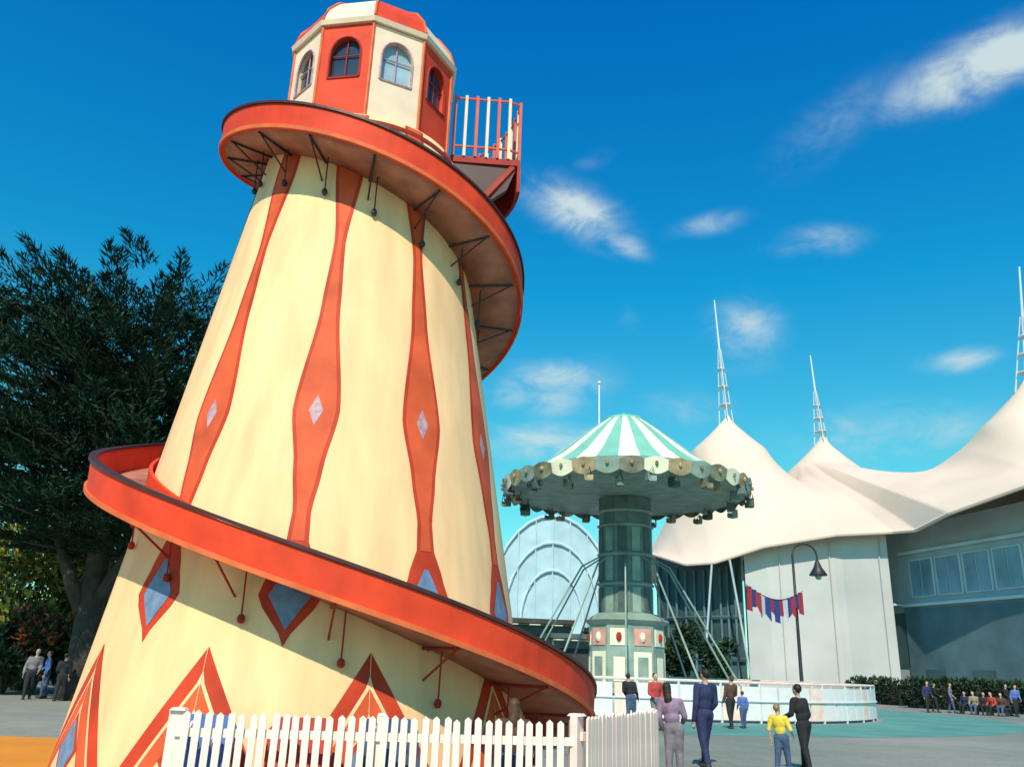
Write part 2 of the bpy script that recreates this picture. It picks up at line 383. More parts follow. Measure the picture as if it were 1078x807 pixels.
# lantern
lan = empty('lantern', (0, 0, 0)); lan.parent = tower
RL = 1.44; AP = RL*math.cos(R(18)); W = AP*math.tan(R(18)); Z0, HH = 9.70, 2.0
def FP(k, s, tt, dep=0):
    a = R(-22 + 36*k); nx, ny = math.sin(a), -math.cos(a); tx, ty = math.cos(a), math.sin(a)
    return (nx*(AP-dep)+tx*s, ny*(AP-dep)+ty*s, Z0+tt)
ww, wb, ws = .27, .95, 1.42
arc = sorted([i*PI/10 for i in range(11)] + [math.atan2(HH-ws, W), PI-math.atan2(HH-ws, W)])
inn = [(-ww, wb), (ww, wb)] + [(ww*math.cos(a), ws+ww*1.25*math.sin(a)) for a in arc]
def outp(a):
    c, s = math.cos(a), math.sin(a); k = min(W/abs(c) if abs(c) > 1e-6 else 9, (HH-ws)/s if s > 1e-6 else 9); return (k*c, ws+k*s)
out = [(-W, 0), (W, 0)] + [outp(a) for a in arc]
for k in range(10):
    red = (k % 2 == 0)
    p = MB(); n = len(inn)
    p.add([FP(k, *q) for q in out]+[FP(k, *q) for q in inn]+[FP(k, *q, .10) for q in inn],
          [(j, (j+1) % n, n+(j+1) % n, n+j) for j in range(n)] + [(n+j, n+(j+1) % n, 2*n+(j+1) % n, 2*n+j) for j in range(n)])
    po = p.build('panel', M['red'] if red else M['white'], lan)
    wnd = MB(); wnd.add([FP(k, *q, .09) for q in inn], [tuple(range(n))])
    wo = wnd.build('window', M['glass2'] if k == 1 else M['glass'], lan)
    fr = MB()
    for j in range(n):
        a_, b_ = inn[j], inn[(j+1) % n]
        fr.tube(FP(k, *a_, -.005), FP(k, *b_, -.005), .022, n=5)
    fr.tube(FP(k, 0, wb, .06), FP(k, 0, ws+ww*1.25, .06), .012, n=5); fr.tube(FP(k, -ww, ws, .06), FP(k, ww, ws, .06), .012, n=5)
    fo = fr.build('window_frame', M['dred'] if red else M['silver'], lan)
    cp = MB(); cp.tube(FP(k, W, 0, -.005), FP(k, W, HH, -.005), .028, n=6); cp.build('corner_post', M['orange'], lan)
def ring10(r, z): return [TP(-4+36*i, r, z) for i in range(10)]
e = MB(); zt_ = Z0+HH; e.rings([ring10(r, z) for r, z in ((1.36, zt_+.01), (1.50, zt_+.01), (1.53, zt_+.09), (1.48, zt_+.13))]); e.build('cornice', M['white'], lan)
d = MB(); prof = [(1.47, zt_+.135), (1.38, zt_+.42), (1.15, zt_+.74), (.82, zt_+.98), (.42, zt_+1.12), (.05, zt_+1.16)]
rgs = [ring10(r, z) for r, z in prof]
for a_, b_ in zip(rgs[:-1], rgs[1:]):
    for i in range(10):
        j = (i+1) % 10; d.add([a_[i], a_[j], b_[j], b_[i]], [(0, 1, 2, 3)], (i+1) % 2)
d.build('dome_roof', [M['white'], M['red']], lan)
for i in range(10):
    rbm = MB(); rbm.path([TP(-4+36*i, r+.005, z+.01) for r, z in prof], [.025]*len(prof), 6); rbm.build('roof_rib', M['orange'], lan)
fl = MB(); fl.rings([[TP(t*6, r, z) for t in range(60)] for r, z in ((1.4, 9.62), (1.62, 9.62), (1.62, 9.69), (1.4, 9.69))]); fl.build('floor_ring', M['dred'], lan)

# entry platform
pf = empty('platform', (0, 0, 0)); pf.parent = tower
zp = 10.22; p = MB(); angs = [82+6*i for i in range(11)]
p.rings([[TP(a, 1.46, zp-.12), TP(a, 2.72, zp-.12), TP(a, 2.72, zp), TP(a, 1.46, zp)] for a in angs]); p.build('deck', M['dred'], pf)
p = MB(); p.rings([[TP(a, 2.67, zp-.65), TP(a, 2.73, zp-.65), TP(a, 2.73, zp-.121), TP(a, 2.67, zp-.121)] for a in angs]); p.build('skirt_board', M['dred'], pf)
for a in (84, 104, 126):
    p = MB(); p.path([TP(a, 2.6, zp-.13), TP(a, 2.15, zp-.75), TP(a, 1.65, zp-1.7)], [.09, .10, .07], 6); p.build('brace', M['dred'], pf)
p = MB(); p.add([TP(83, 1.5, zp-.13), TP(83, 2.66, zp-.13), TP(83, 2.5, zp-.6), TP(83, 1.62, zp-1.3), TP(86, 1.5, zp-.13), TP(86, 2.66, zp-.13), TP(86, 2.5, zp-.6), TP(86, 1.62, zp-1.3)], [(0, 1, 2, 3), (7, 6, 5, 4), (0, 4, 5, 1), (1, 5, 6, 2), (2, 6, 7, 3), (3, 7, 4, 0)]); p.build('side_gusset', M['rail'], pf)
railpts = [TP(82, 1.5+.2*i, 0) for i in range(6)] + [TP(a, 2.70, 0) for a in range(84, 143, 5)]
for i, q in enumerate(railpts):
    p = MB(); p.box((q[0], q[1], zp+.64), (.05, .05, 1.28)); p.build('railing_bar', M['white'] if i % 2 else M['palebar'], pf)
p = MB(); p.path([(q[0], q[1], zp+1.22) for q in railpts], [.025]*len(railpts), 6); p.build('handrail', M['palebar'], pf)
p = MB(); p.path([(q[0], q[1], zp+.2) for q in railpts], [.025]*len(railpts), 6); p.build('lower_rail', M['palebar'], pf)

# sliding mats leaning on the tower foot, seen between the pickets
def world_tp(th, rho, z):
    v = Vector(TP(th, rho, z)); return Matrix.Rotation(TZ, 3, 'Z') @ v + AX
for th, mm, lb in ((-17, 'blue', 'blue sliding mat leaning on the tower foot, left of the other two mats'), (-1, 'redc', 'red sliding mat leaning on the tower foot behind the fence'), (14, 'denim', 'dark blue sliding mat leaning on the tower foot, right of the red mat')):
    o = empty('sliding_mat', world_tp(th, 3.75, 0), TZ+R(th), lb, 'mat')
    k = MB(); w_, hh = .33, 1.05
    prof_ = [(-w_, .0), (w_, .0), (w_, hh-.12), (w_-.1, hh), (-w_+.1, hh), (-w_, hh-.12)]
    f_ = [(x, .26*z+.04*math.sin(z*3), z) for x, z in prof_]
    k.add([(x, y, z) for x, y, z in f_]+[(x, y+.04, z) for x, y, z in f_], [(0, 1, 2, 3, 4, 5), (11, 10, 9, 8, 7, 6)]+[(j, 6+j, 6+(j+1) % 6, (j+1) % 6) for j in range(6)]); k.build('sheet', M[mm], o)
    for sx in (-.14, .14):
        k = MB(); k.path([(sx, .26*.75-.0, .72), (sx, .26*.8-.07, .80), (sx, .26*.95-.07, .90), (sx, .26*1.0, .98)], [.016]*4, 6); k.build('handle', M['whitec'], o)

# ------------------------------------------------------------------ fences
def picket_run(A, B, h, label, step, pw, post_mat, mat_, group=None):
    A, B = Vector((A[0], A[1], 0)), Vector((B[0], B[1], 0)); L = (B-A).length; rz = math.atan2((B-A).y, (B-A).x)
    f = empty('picket_fence', A, rz, label, 'fence', group)
    n = int(L/step)
    proto = None
    for i in range(n):
        x = .10 + i*step
        if x > L-.08: break
        if proto is None:
            p = MB(); z1 = h-.03
            p.add([(-pw/2, -.012, .08), (pw/2, -.012, .08), (pw/2, -.012, z1), (0, -.012, h), (-pw/2, -.012, z1),
                   (-pw/2, .012, .08), (pw/2, .012, .08), (pw/2, .012, z1), (0, .012, h), (-pw/2, .012, z1)],
                  [(0,1,2,3,4), (9,8,7,6,5), (0,5,6,1), (1,6,7,2), (2,7,8,3), (3,8,9,4), (4,9,5,0)])
            proto = p.build('picket', mat_, f); o = proto
        else:
            o = proto.copy(); col.objects.link(o); o.parent = f
        o.location = (x, 0, rnd.uniform(-.015, .012)); o.rotation_euler = (0, rnd.uniform(-.014, .014), 0)
    for z in (.3, h-.2):
        p = MB(); p.box((L/2, .045, z), (L, .05, .08)); p.build('rail', mat_, f)
    k = max(1, round(L/1.9))
    for i in range(k+1):
        p = MB(); w_ = .16 if i == 0 else .09
        p.box((L*i/k, .09, h*.5), (w_, .08, h-.01)); p.lathe([(w_*.7, h-.005), (w_*.5, h+.02)], 4, 0, True, (L*i/k, .09), PI/4)
        p.build('post', post_mat, f)
    return f
fa = at(186, 750, 9.35); fb = at(606, 756, 9.3); fc = at(693, 741, 11.6)
picket_run(fa, fb, 1.11, 'white picket fence in front of the tower base, spaced uprights', .106, .068, M['fence'], M['fence'])
picket_run((fb.x+.1, fb.y+.05), fc, 1.16, 'close-boarded pale pink fence running back from the picket fence corner', .1, .086, M['pinkwhite'], M['pinkwhite'])

# ------------------------------------------------------------------ swing carousel
CC = ground(659, 42.0, 640)
car = empty('swing_carousel', CC, 0, 'swing carousel with green and cream striped canopy beside the tower', 'carousel')
RC = 5.1
cn = MB(); prof = [(1.0, 13.9), (1.75, 13.35), (2.8, 12.5), (3.9, 11.6), (RC, 10.82)]; N = 32
for i in range(N):
    for j in range(len(prof)-1):
        q = []
        for (r, z) in (prof[j], prof[j+1]):
            for a in (i, i+1): q.append((r*math.cos(a*2*PI/N), r*math.sin(a*2*PI/N), z))
        cn.add([q[0], q[1], q[3], q[2]], [(3, 2, 1, 0)], i % 2)
cn.build('canopy', [M['canopyg'], M['canopyw']], car)
k = MB(); k.lathe([(1.0, 13.86), (1.05, 13.9), (.98, 14.0), (.6, 14.1), (.15, 14.16), (.05, 14.35)], 20); k.build('canopy_cap', M['canopyg'], car, True)
k = MB(); k.lathe([(RC-.02, 10.81), (5.5, 10.68), (6.0, 10.48), (6.12, 10.35)], 56, 0, False); k.build('roof_skirt', M['sage'], car, True)
n = 36
vb = MB()
for i in range(n):
    a0, a1 = i*2*PI/n, (i+1)*2*PI/n; top, bot = [], []
    for s in range(9):
        a = a0+(a1-a0)*s/8; dz = .26+.2*math.sin(PI*s/8)
        top.append((6.2*math.cos(a), 6.2*math.sin(a), 10.42+.14*math.sin(PI*s/8))); bot.append((6.1*math.cos(a), 6.1*math.sin(a), 10.25-dz))
    vb.add(top+bot, [(j, j+1, 9+j+1, 9+j) for j in range(8)], (0, 1, 2, 3)[i % 4])
vb.build('scalloped_valance', [M['gold'], M['sage'], M['olive'], M['canopyw']], car)
for i in range(36):
    a = (i+.5)*2*PI/36; k = MB(); k.ell((6.2*math.cos(a), 6.2*math.sin(a), 10.25), (.08, .08, .12), 8); k.build('rim_boss', M['olive'] if i % 2 else M['gold'], car)
k = MB(); k.lathe([(6.05, 10.02), (4, 9.92), (1.3, 9.8)], 48, 0, False); k.build('soffit', M['sage'], car, True)
k = MB(); k.lathe([(1.3, 4.0), (1.3, 9.83)], 12); k.build('column', M['colm'], car)
for i in range(12):
    a = (i+.5)*2*PI/12
    for z in (4.85, 6.3, 7.7):
        k = MB(); k.box((1.27*math.cos(a), 1.27*math.sin(a), z), (.06, .42, 1.15), a)
        k.build('column_panel', M['sage'] if i % 2 else M['dsage'], car)
for z in (4.1, 5.6, 7.0, 8.4, 9.1):
    k = MB(); k.lathe([(1.32, z-.08), (1.42, z), (1.32, z+.08)], 12); k.build('column_band', M['sage'], car)
k = MB(); k.lathe([(1.8, .7), (1.8, 3.7), (2.05, 3.9), (1.45, 4.25)], 10, a0=.3); k.build('base_drum', M['sage'], car)
for i in range(10):
    a = .3+(i+.5)*2*PI/10; q = 1.8*math.cos(PI/10)+.01; k = MB()
    k.box((q*math.cos(a), q*math.sin(a), 1.75), (.05, .88, 1.5), a); bp_ = k.build('base_panel', M['canopyw'] if i % 2 else M['sage'], car)
    k = MB(); k.box(((q+.03)*math.cos(a), (q+.03)*math.sin(a), 1.75), (.04, .52, 1.05), a); k.build('inset', M['sage'] if i % 2 else M['canopyw'], bp_)
    k = MB(); k.box((q*math.cos(a), q*math.sin(a), 3.15), (.06, .84, .75), a); up_ = k.build('upper_panel', M['pink'] if i % 2 else M['canopyw'], car)
    k = MB(); k.ell(((q+.03)*math.cos(a), (q+.03)*math.sin(a), 3.15), (.14, .14, .24), 8); k.build('boss', M['canopyw'] if i % 2 else M['dred'], up_)
k = MB(); k.lathe([(7.0, 0), (7.0, .5), (6.9, .6), (.5, .62)], 48); k.build('deck', M['teal2'], car)
for i in range(10):   # slim slanted supports
    a = i*2*PI/10+.17; ca, sa = math.cos(a), math.sin(a)
    k = MB(); k.path([(5.6*ca, 5.6*sa, .6), (2.2*ca, 2.2*sa, 6.4), (1.3*ca, 1.3*sa, 6.9)], [.05, .045, .04], 5); k.build('slanted_support', M['sage'], car)
for i in range(28):   # seats drawn up close under the rim
    a = i*2*PI/28+.05; r = 6.05 if i % 2 else 5.4; zb = 9.48+rnd.uniform(-.08, .1); s = empty('swing_seat', (r*math.cos(a), r*math.sin(a), zb), a+PI/2+rnd.uniform(-.35, .35)); s.parent = car
    for dy in (-.18, .18):
        k = MB(); k.path([(.14, dy, .1), (.0, dy, .6), (-.17, dy, .28)], [.016]*3, 4); k.build('chain', M['iron'], s)
    k = MB(); k.box((0, 0, 0), (.34, .38, .07)); k.box((-.18, 0, .2), (.05, .38, .38)); k.box((.03, -.18, .11), (.3, .04, .18)); k.box((.03, .18, .11), (.3, .04, .18)); k.build('seat', (M['colm'], M['sage'], M['dsage'], M['olive'], M['gold'])[i % 5], s)
br = empty('round_barrier', BC, 0, 'low round white barrier wall encircling the swing carousel', 'barrier')
NB = 90
for i in range(NB):
    a0, a1 = (i+.05)*2*PI/NB, (i+.95)*2*PI/NB; k = MB(); rr = BR
    rng = [a0, (a0+a1)/2, a1]
    k.rings([[((rr+.04)*math.cos(a), (rr+.04)*math.sin(a), .10), ((rr+.04)*math.cos(a), (rr+.04)*math.sin(a), 1.26), ((rr-.04)*math.cos(a), (rr-.04)*math.sin(a), 1.26), ((rr-.04)*math.cos(a), (rr-.04)*math.sin(a), .10)] for a in rng])
    k.build('barrier_panel', M['pinkwhite'] if i % 5 == 0 else M['flagw'], br)
    if i % 2 == 0:
        k = MB(); a = i*2*PI/NB; k.lathe([(.05, 0), (.05, 1.40), (.02, 1.45)], 6, 0, True, (rr*math.cos(a), rr*math.sin(a))); k.build('barrier_post', M['steel'], br)
for z, r_, mm in ((1.40, .05, 'pinkwhite'), (.75, .035, 'steel')):
    k = MB(); pts = [((BR+(.07 if z < 1 else 0))*math.cos(i*2*PI/90), (BR+(.07 if z < 1 else 0))*math.sin(i*2*PI/90), z) for i in range(91)]; k.path(pts, [r_]*91, 6); k.build('rail', M[mm], br)
fpb = ground(631, 80); fpo = empty('flagpole', fpb, 0, 'thin white flagpole rising behind the left side of the carousel canopy', 'flagpole')
ztop = at(626, 404, 80).z
k = MB(); k.lathe([(.16, 0), (.14, 10), (.07, ztop)], 8); k.build('pole', M['steel'], fpo, True)
k = MB(); k.ell((0, 0, ztop+.12), (.2, .2, .2), 8); k.build('finial', M['steel'], fpo, True)

# ------------------------------------------------------------------ tent pavilion
pav = empty('tent_pavilion', ground(870, 92), 0, 'huge white tensile tent pavilion with three mast peaks', 'pavilion')
PO = Vector(pav.location)
P = [at(765, 436, 101), at(865, 458, 110), at(1079, 398, 88), at(1420, 470, 82)]
FR = [(684, 582, 93), (722, 594, 88), (752, 592, 86), (805, 575, 84), (880, 563, 83), (940, 560, 81), (964, 558, 79), (1000, 540, 74), (1078, 512, 70), (1150, 497, 67), (1260, 500, 63), (1400, 530, 61), (1560, 590, 60)]
FRp = np.array([list(at(*q)) for q in FR]); nu, nv = 170, 70
acc = np.concatenate([[0], np.cumsum(np.linalg.norm(np.diff(FRp[:, :2], axis=0), axis=1))]); acc /= acc[-1]
U_ = np.linspace(0, 1, nu)
front = np.stack([np.interp(U_, acc, FRp[:, i]) for i in range(3)], 1)
back = front + np.array([4, 50, 0]); back[:, 2] = 15
V = np.linspace(0, 1, nv)
G = front[:, None, :]*(1-V[None, :, None]) + back[:, None, :]*V[None, :, None]
Z = G[:, :, 2].copy(); fixed = np.zeros((nu, nv), bool); fixed[0, :] = fixed[-1, :] = True; fixed[:, 0] = fixed[:, -1] = True
def nearest(p):
    d = (G[:, :, 0]-p[0])**2+(G[:, :, 1]-p[1])**2; return np.unravel_index(np.argmin(d), d.shape)
valley = [23.2, 21.5, 19]
Zf = np.full((nu, nv), -1.0)
for i in range(3):
    a, b = np.array(P[i][:3]), np.array(P[i+1][:3])
    for s in np.linspace(0, 1, 300):
        p = a*(1-s)+b*s; zb = valley[i]; e_ = abs(2*s-1)**1.75; zz = zb+((a[2] if s < .5 else b[2])-zb)*e_
        ij = nearest(p); Zf[ij] = max(Zf[ij], zz)
for p in P:   # stiff cone round each mast head
    dd = np.sqrt((G[:, :, 0]-p.x)**2+(G[:, :, 1]-p.y)**2)
    cone = p.z - 4.8*(dd/4.5)**.85
    Zf = np.where(dd < 4.5, np.maximum(Zf, cone), Zf)
fx = (Zf > 0) & ~fixed
Z[fx] = Zf[fx]; fixed |= fx
Z0_ = Z.copy(); Z[~fixed] = 17
for it in range(2200):
    Zn = Z.copy(); Zn[1:-1, 1:-1] = .25*(Z[2:, 1:-1]+Z[:-2, 1:-1]+Z[1:-1, 2:]+Z[1:-1, :-2]); Z = np.where(fixed, Z0_, Zn)
mb = MB(); vs = [(G[i, j, 0]-PO.x, G[i, j, 1]-PO.y, Z[i, j]) for i in range(nu) for j in range(nv)]
mb.add(vs, [(i*nv+j, (i+1)*nv+j, (i+1)*nv+j+1, i*nv+j+1) for i in range(nu-1) for j in range(nv-1)])
mb.build('roof_membrane', M['tent'], pav, True)
k = MB(); k.path([(p[0]-PO.x, p[1]-PO.y, p[2]) for p in front], [.16]*nu, 6); k.build('edge_cable', M['tent'], pav)
tops = [at(752, 316, 101), at(853, 374, 110), at(1073, 281, 88)]
for i, (p, t_) in enumerate(zip(P, tops)):
    b_ = Vector((p.x, p.y, p.z-1.5))-PO; top = t_-PO; mast = MB()
    for j in range(3):
        a = j*2*PI/3+.4; q = b_+Vector((1.0*math.cos(a), 1.0*math.sin(a), 0)); mast.tube(q, b_.lerp(top, .6)+Vector((.2*math.cos(a), .2*math.sin(a), 0)), .07, .05, 5)
    mast.tube(b_, top, .20, .08, 8)
    for f_ in (.16, .3, .44):
        c_ = b_.lerp(top, f_); mast.lathe([(1.0-1.15*f_, c_.z-.04), (1.0-1.15*f_, c_.z+.04)], 6, 0, True, (c_.x, c_.y))
    mast.build('mast', M['steel'], pav)
def frontpt(px, extra):
    best = min(range(nu), key=lambda i: abs(math.atan2(front[i, 0], front[i, 1]) - math.atan2(*at(px, 620, 80).xy)))
    q = Vector(front[best]); h = Vector((q.x, q.y, 0)).normalized()*extra; return Vector((q.x+h.x, q.y+h.y, q.z))
wl = MB(); rows = []
for px in range(786, 945, 8):
    q = frontpt(px, 1.6)-PO; rows.append([(q.x, q.y, 0), (q.x, q.y, q.z+.2), (q.x+.3, q.y+.6, q.z+.2), (q.x+.3, q.y+.6, 0)])
wl.rings(rows); wl.build('curved_wall', M['wall'], pav)
for px in range(824, 940, 52):
    q = frontpt(px, 1.5)-PO; k = MB(); k.box((q.x, q.y, (q.z-.2)/2), (.10, .12, q.z-.2), .3); k.build('wall_joint', M['wall'], pav)
gl = MB(); rows = []
for px in range(692, 787, 8):
    q = frontpt(px, 4)-PO; rows.append([(q.x, q.y, 0), (q.x, q.y, q.z+.3), (q.x+.2, q.y+.4, q.z+.3), (q.x+.2, q.y+.4, 0)])
gl.rings(rows); gl.build('glazed_front', M['tealg'], pav)
for px in range(694, 787, 9):
    q = frontpt(px, 3.7)-PO; k = MB(); k.box((q.x, q.y, (q.z-.2)/2), (.2, .2, q.z-.2)); k.build('mullion', M['teal'], pav)
for z in (3.2, 7.2):
    k = MB(); qs = [frontpt(px, 3.6)-PO for px in range(692, 787, 8)]; k.path([(q.x, q.y, z) for q in qs], [.14]*len(qs), 4); k.build('transom', M['teal'], pav)
for px, dx in ((752, -1.6), (768, 1.4)):
    q = frontpt(px, 0)-PO; k = MB(); k.tube((q.x, q.y, q.z), (q.x+dx, q.y-1.0, 0), .11, n=6); k.build('edge_strut', M['teal2'], pav)

# glazed building at the right
A = ground(935, 88, 690); B = ground(1230, 70, 690); L = (B-A).length; rz = math.atan2((B-A).y, (B-A).x)
db = empty('glazed_building', A, rz, 'grey blue two storey building with a band of windows at the right', 'building')
k = MB()
k.add([(0, 0, 0), (L, 0, 0), (L, 0, 15.4), (0, 0, 14.9), (0, 12, 0), (L, 12, 0), (L, 12, 15.4), (0, 12, 14.9)], [(0,1,2,3), (7,6,5,4), (0,4,5,1), (1,5,6,2), (2,6,7,3), (3,7,4,0)])
k.build('wall', M['teal2'], db)
k = MB(); k.box((L/2+1.5, -.12, 3.9), (L-3, .2, 7.8)); k.build('lower_cladding', M['teal'], db)
for i in range(11):
    x = 4.2+i*3.1
    if x+2.6 > L: break
    k = MB(); k.box((x+1.3, -.04, 10.4), (2.9, .14, 3.3)); wf = k.build('window', M['palesteel'], db)
    for j in range(2):
        k = MB(); k.box((x+.65+j*1.3, -.13, 10.4), (1.18, .06, 3.05)); k.build('pane', M['winblue'], wf)
for z, h_, dp in ((8.1, .25, .4), (12.7, .25, .3)):
    k = MB(); k.box((L/2+1.5, -dp*.5-.05, z), (L-3, dp, h_)); k.build('ledge', M['palesteel'], db)
for i in range(5):
    k = MB(); k.box((6+i*5.2, -.26, 1.35), (2.2, .08, 2.7)); k.build('door', M['tealg'], db)
k = MB(); k.box((1.9, -.9, 8.2), (2.0, 1.4, .18)); bal = k.build('balcony', M['palesteel'], db)
for i in range(6):
    k = MB(); k.tube((.95+i*.38, -1.55, 8.29), (.95+i*.38, -1.55, 9.3), .035, n=5); k.build('baluster', M['palesteel'], bal)
k = MB(); k.tube((.9, -1.55, 9.32), (2.9, -1.55, 9.32), .05, n=5); k.build('handrail', M['palesteel'], bal)
k = MB(); k.box((1.9, -.06, 5.2), (1.8, .1, 4.6)); k.build('stair_opening', M['tealg'], db)

# arched pale blue hall behind the carousel
ah = empty('arched_hall', ground(580, 86, 690), 0, 'pale blue arched hall seen between the tower and the carousel', 'building')
HA = 10.6
k = MB(); rows = []
for i in range(17):
    a = PI*i/16; rows.append([(6.5*math.cos(a), 0, 6.0+HA*math.sin(a)), (6.5*math.cos(a), 20, 6.0+HA*math.sin(a))])
k.rings(rows, 0, False, False); k.add([(6.5*math.cos(PI*i/16), 0, 6+HA*math.sin(PI*i/16)) for i in range(17)]+[(-6.5, 0, 0), (6.5, 0, 0)], [tuple(range(19))]); k.build('glazed_shell', M['bluemetal'], ah)
for j in range(3):
    k = MB(); s_ = 1-.26*j; pts = [(6.5*s_*math.cos(PI*i/16), -.2, 6.0+HA*s_*math.sin(PI*i/16)) for i in range(17)]; k.path([(6.5*s_, -.2, 0)]+pts+[(-6.5*s_, -.2, 0)], [.15]*19, 6); k.build('arch_rib', M['palesteel'], ah)
for j in range(-3, 4):
    k = MB(); x = j*1.75; k.tube((x, -.2, 0), (x, -.2, 6+HA*math.sqrt(max(0, 1-(x/6.5)**2))-.2), .07, n=5); k.build('mullion', M['palesteel'], ah)
def booth(px, d, w_, h_, label, roofm, wallm, rz):
    o = empty('ride_booth', ground(px, d), rz, label, 'booth')
    k = MB(); k.box((0, w_*.4, h_*.5), (w_, w_*.8, h_)); k.build('wall', wallm, o)
    k = MB(); k.box((0, -.02, h_*.62), (w_*.8, .08, h_*.42)); k.build('hatch', M['dark'], o)
    k = MB(); k.box((0, -.18, h_*.38), (w_*.95, .4, .08)); k.build('counter', M['canopyw'], o)
    k = MB(); k.box((0, w_*.4, h_+.16), (w_*1.1, w_*.9, .3)); k.build('roof', roofm, o)
    for i in range(6):
        k = MB(); k.box((-w_*.5+(i+.5)*w_/6, -.45, h_-.12), (w_/6-.01, .75, .05)); k.build('awning_strip', roofm if i % 2 else M['canopyw'], o)
booth(606, 58, 3.2, 3.6, 'small dark ride booth with a pale counter left of the carousel column', M['dsage'], M['colm'], .2)
booth(566, 60, 4.6, 4.6, 'larger dark teal booth tucked behind the tower edge', M['dark'], M['teal'], .1)

# ------------------------------------------------------------------ lamp post and bunting
lp = ground(842, 55, 690)
lamp = empty('street_lamp', lp, 0, 'black swan neck street lamp in front of the pale curved wall', 'street lamp')
k = MB(); k.lathe([(.22, 0), (.22, .5), (.12, .8), (.10, 4), (.075, 8.8)], 10); k.build('post', M['iron'], lamp, True)
k = MB(); k.path([(0, 0, 8.8)]+[(.75-.75*math.cos(PI*i/8), 0, 8.8+.7*math.sin(PI*i/8)) for i in range(1, 9)]+[(1.5, 0, 8.5)], [.06]*10, 6); k.build('arm', M['iron'], lamp)
k = MB(); k.lathe([(.08, 8.55), (.14, 8.4), (.25, 8.1), (.54, 7.65), (.52, 7.6), (.2, 7.65)], 14, 0, True, (1.5, 0)); k.build('lamp_shade', M['iron'], lamp, True)
k = MB(); k.ell((1.5, 0, 7.55), (.2, .2, .22), 10); k.build('bulb_globe', M['glass2'], lamp, True)
b0, b1 = at(784, 614, 47), at(845, 622, 55)
bt = empty('bunting', b0, 0, 'string of red, white and blue flags hung to the street lamp', 'bunting'); D_ = b1-b0
k = MB(); k.path([D_*(i/12)-Vector((0, 0, 1.1*math.sin(PI*i/12)*.6)) for i in range(13)], [.02]*13, 4); k.build('cord', M['iron'], bt)
for i in range(13):
    s = (i+.7)/13.4; q = D_*s-Vector((0, 0, .66*math.sin(PI*s))); u_ = D_.normalized()*.40
    k = MB(); k.add([q-u_, q+u_, q+u_*.9+Vector((.05, .1+.1*(i % 2), -1.3+.4*(i % 2))), q-u_*.8+Vector((0, .1, -1.2+.3*(i % 3)))], [(0, 1, 2, 3)]); k.build('flag', (M['flagr'], M['flagb'], M['flagr'], M['flagw'], M['flagb'])[i % 5], bt)

# ------------------------------------------------------------------ vegetation
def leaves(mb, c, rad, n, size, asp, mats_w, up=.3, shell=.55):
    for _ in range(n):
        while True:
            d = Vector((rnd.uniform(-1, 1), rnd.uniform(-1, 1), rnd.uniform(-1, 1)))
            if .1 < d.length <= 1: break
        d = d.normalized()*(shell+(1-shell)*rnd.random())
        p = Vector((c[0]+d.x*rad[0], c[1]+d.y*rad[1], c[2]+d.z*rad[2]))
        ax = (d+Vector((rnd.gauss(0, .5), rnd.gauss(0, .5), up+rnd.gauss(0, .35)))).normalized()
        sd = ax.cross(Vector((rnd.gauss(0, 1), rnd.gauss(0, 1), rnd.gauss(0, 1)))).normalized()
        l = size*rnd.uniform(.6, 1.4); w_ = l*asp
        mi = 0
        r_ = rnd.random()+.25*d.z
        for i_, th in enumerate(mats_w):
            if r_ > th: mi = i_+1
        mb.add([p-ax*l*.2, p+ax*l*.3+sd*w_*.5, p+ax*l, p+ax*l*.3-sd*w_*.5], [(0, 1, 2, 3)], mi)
def spray(mb, c, out, L_, n):
    """a feathery conifer branch end: fine blades fanning along one axis, in a flat layer"""
    out = out.normalized(); sd = out.cross(Vector((0, 0, 1))).normalized(); upv = sd.cross(out)
    for _ in range(n):
        t = rnd.random()**.8; wv = .40*L_*(1-t*.88); th = .09*L_*(1-t*.6)
        s_, u_ = rnd.uniform(-1, 1), rnd.gauss(0, .6)
        p = c + out*(t*L_) + sd*(s_*wv) + upv*(u_*th)
        ax = (out + sd*(s_*.9+rnd.gauss(0, .25)) + upv*(.2+rnd.gauss(0, .3))).normalized()
        q = ax.cross(Vector((rnd.gauss(0, 1), rnd.gauss(0, 1), rnd.gauss(0, 1)))).normalized()
        l = rnd.uniform(.13, .30); w_ = l*.22
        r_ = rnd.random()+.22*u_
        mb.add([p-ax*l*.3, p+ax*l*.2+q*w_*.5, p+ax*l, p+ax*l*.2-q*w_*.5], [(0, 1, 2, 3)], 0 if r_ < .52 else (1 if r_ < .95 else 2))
tb = ground(93, 36, 660)
tree = empty('conifer_tree', tb, 0, 'big dark spreading conifer tree left of the tower', 'tree')
tr = MB(); tr.path([(0, 0, -.1), (.05, 0, 1.0), (-.1, .1, 3), (-.2, .2, 6), (.1, .3, 10), (.5, .2, 13.2)], [.75, .55, .48, .42, .3, .06], 10)
tr.path([(-.1, .1, 2.6), (-.9, -.2, 4.2), (-1.9, -.4, 6.4)], [.34, .26, .14], 8); tr.path([(-.12, .1, 3.0), (.8, -.3, 4.6), (1.9, -.6, 6.6)], [.3, .22, .12], 8)
cr = MB(); XC = .7
Rp = lambda h: float(np.interp(h, [5.2, 6.4, 8.4, 11, 12.8, 13.8, 14.6], [4.2, 6.8, 8.0, 8.3, 8.2, 7.4, 5.4]))
nb = 290
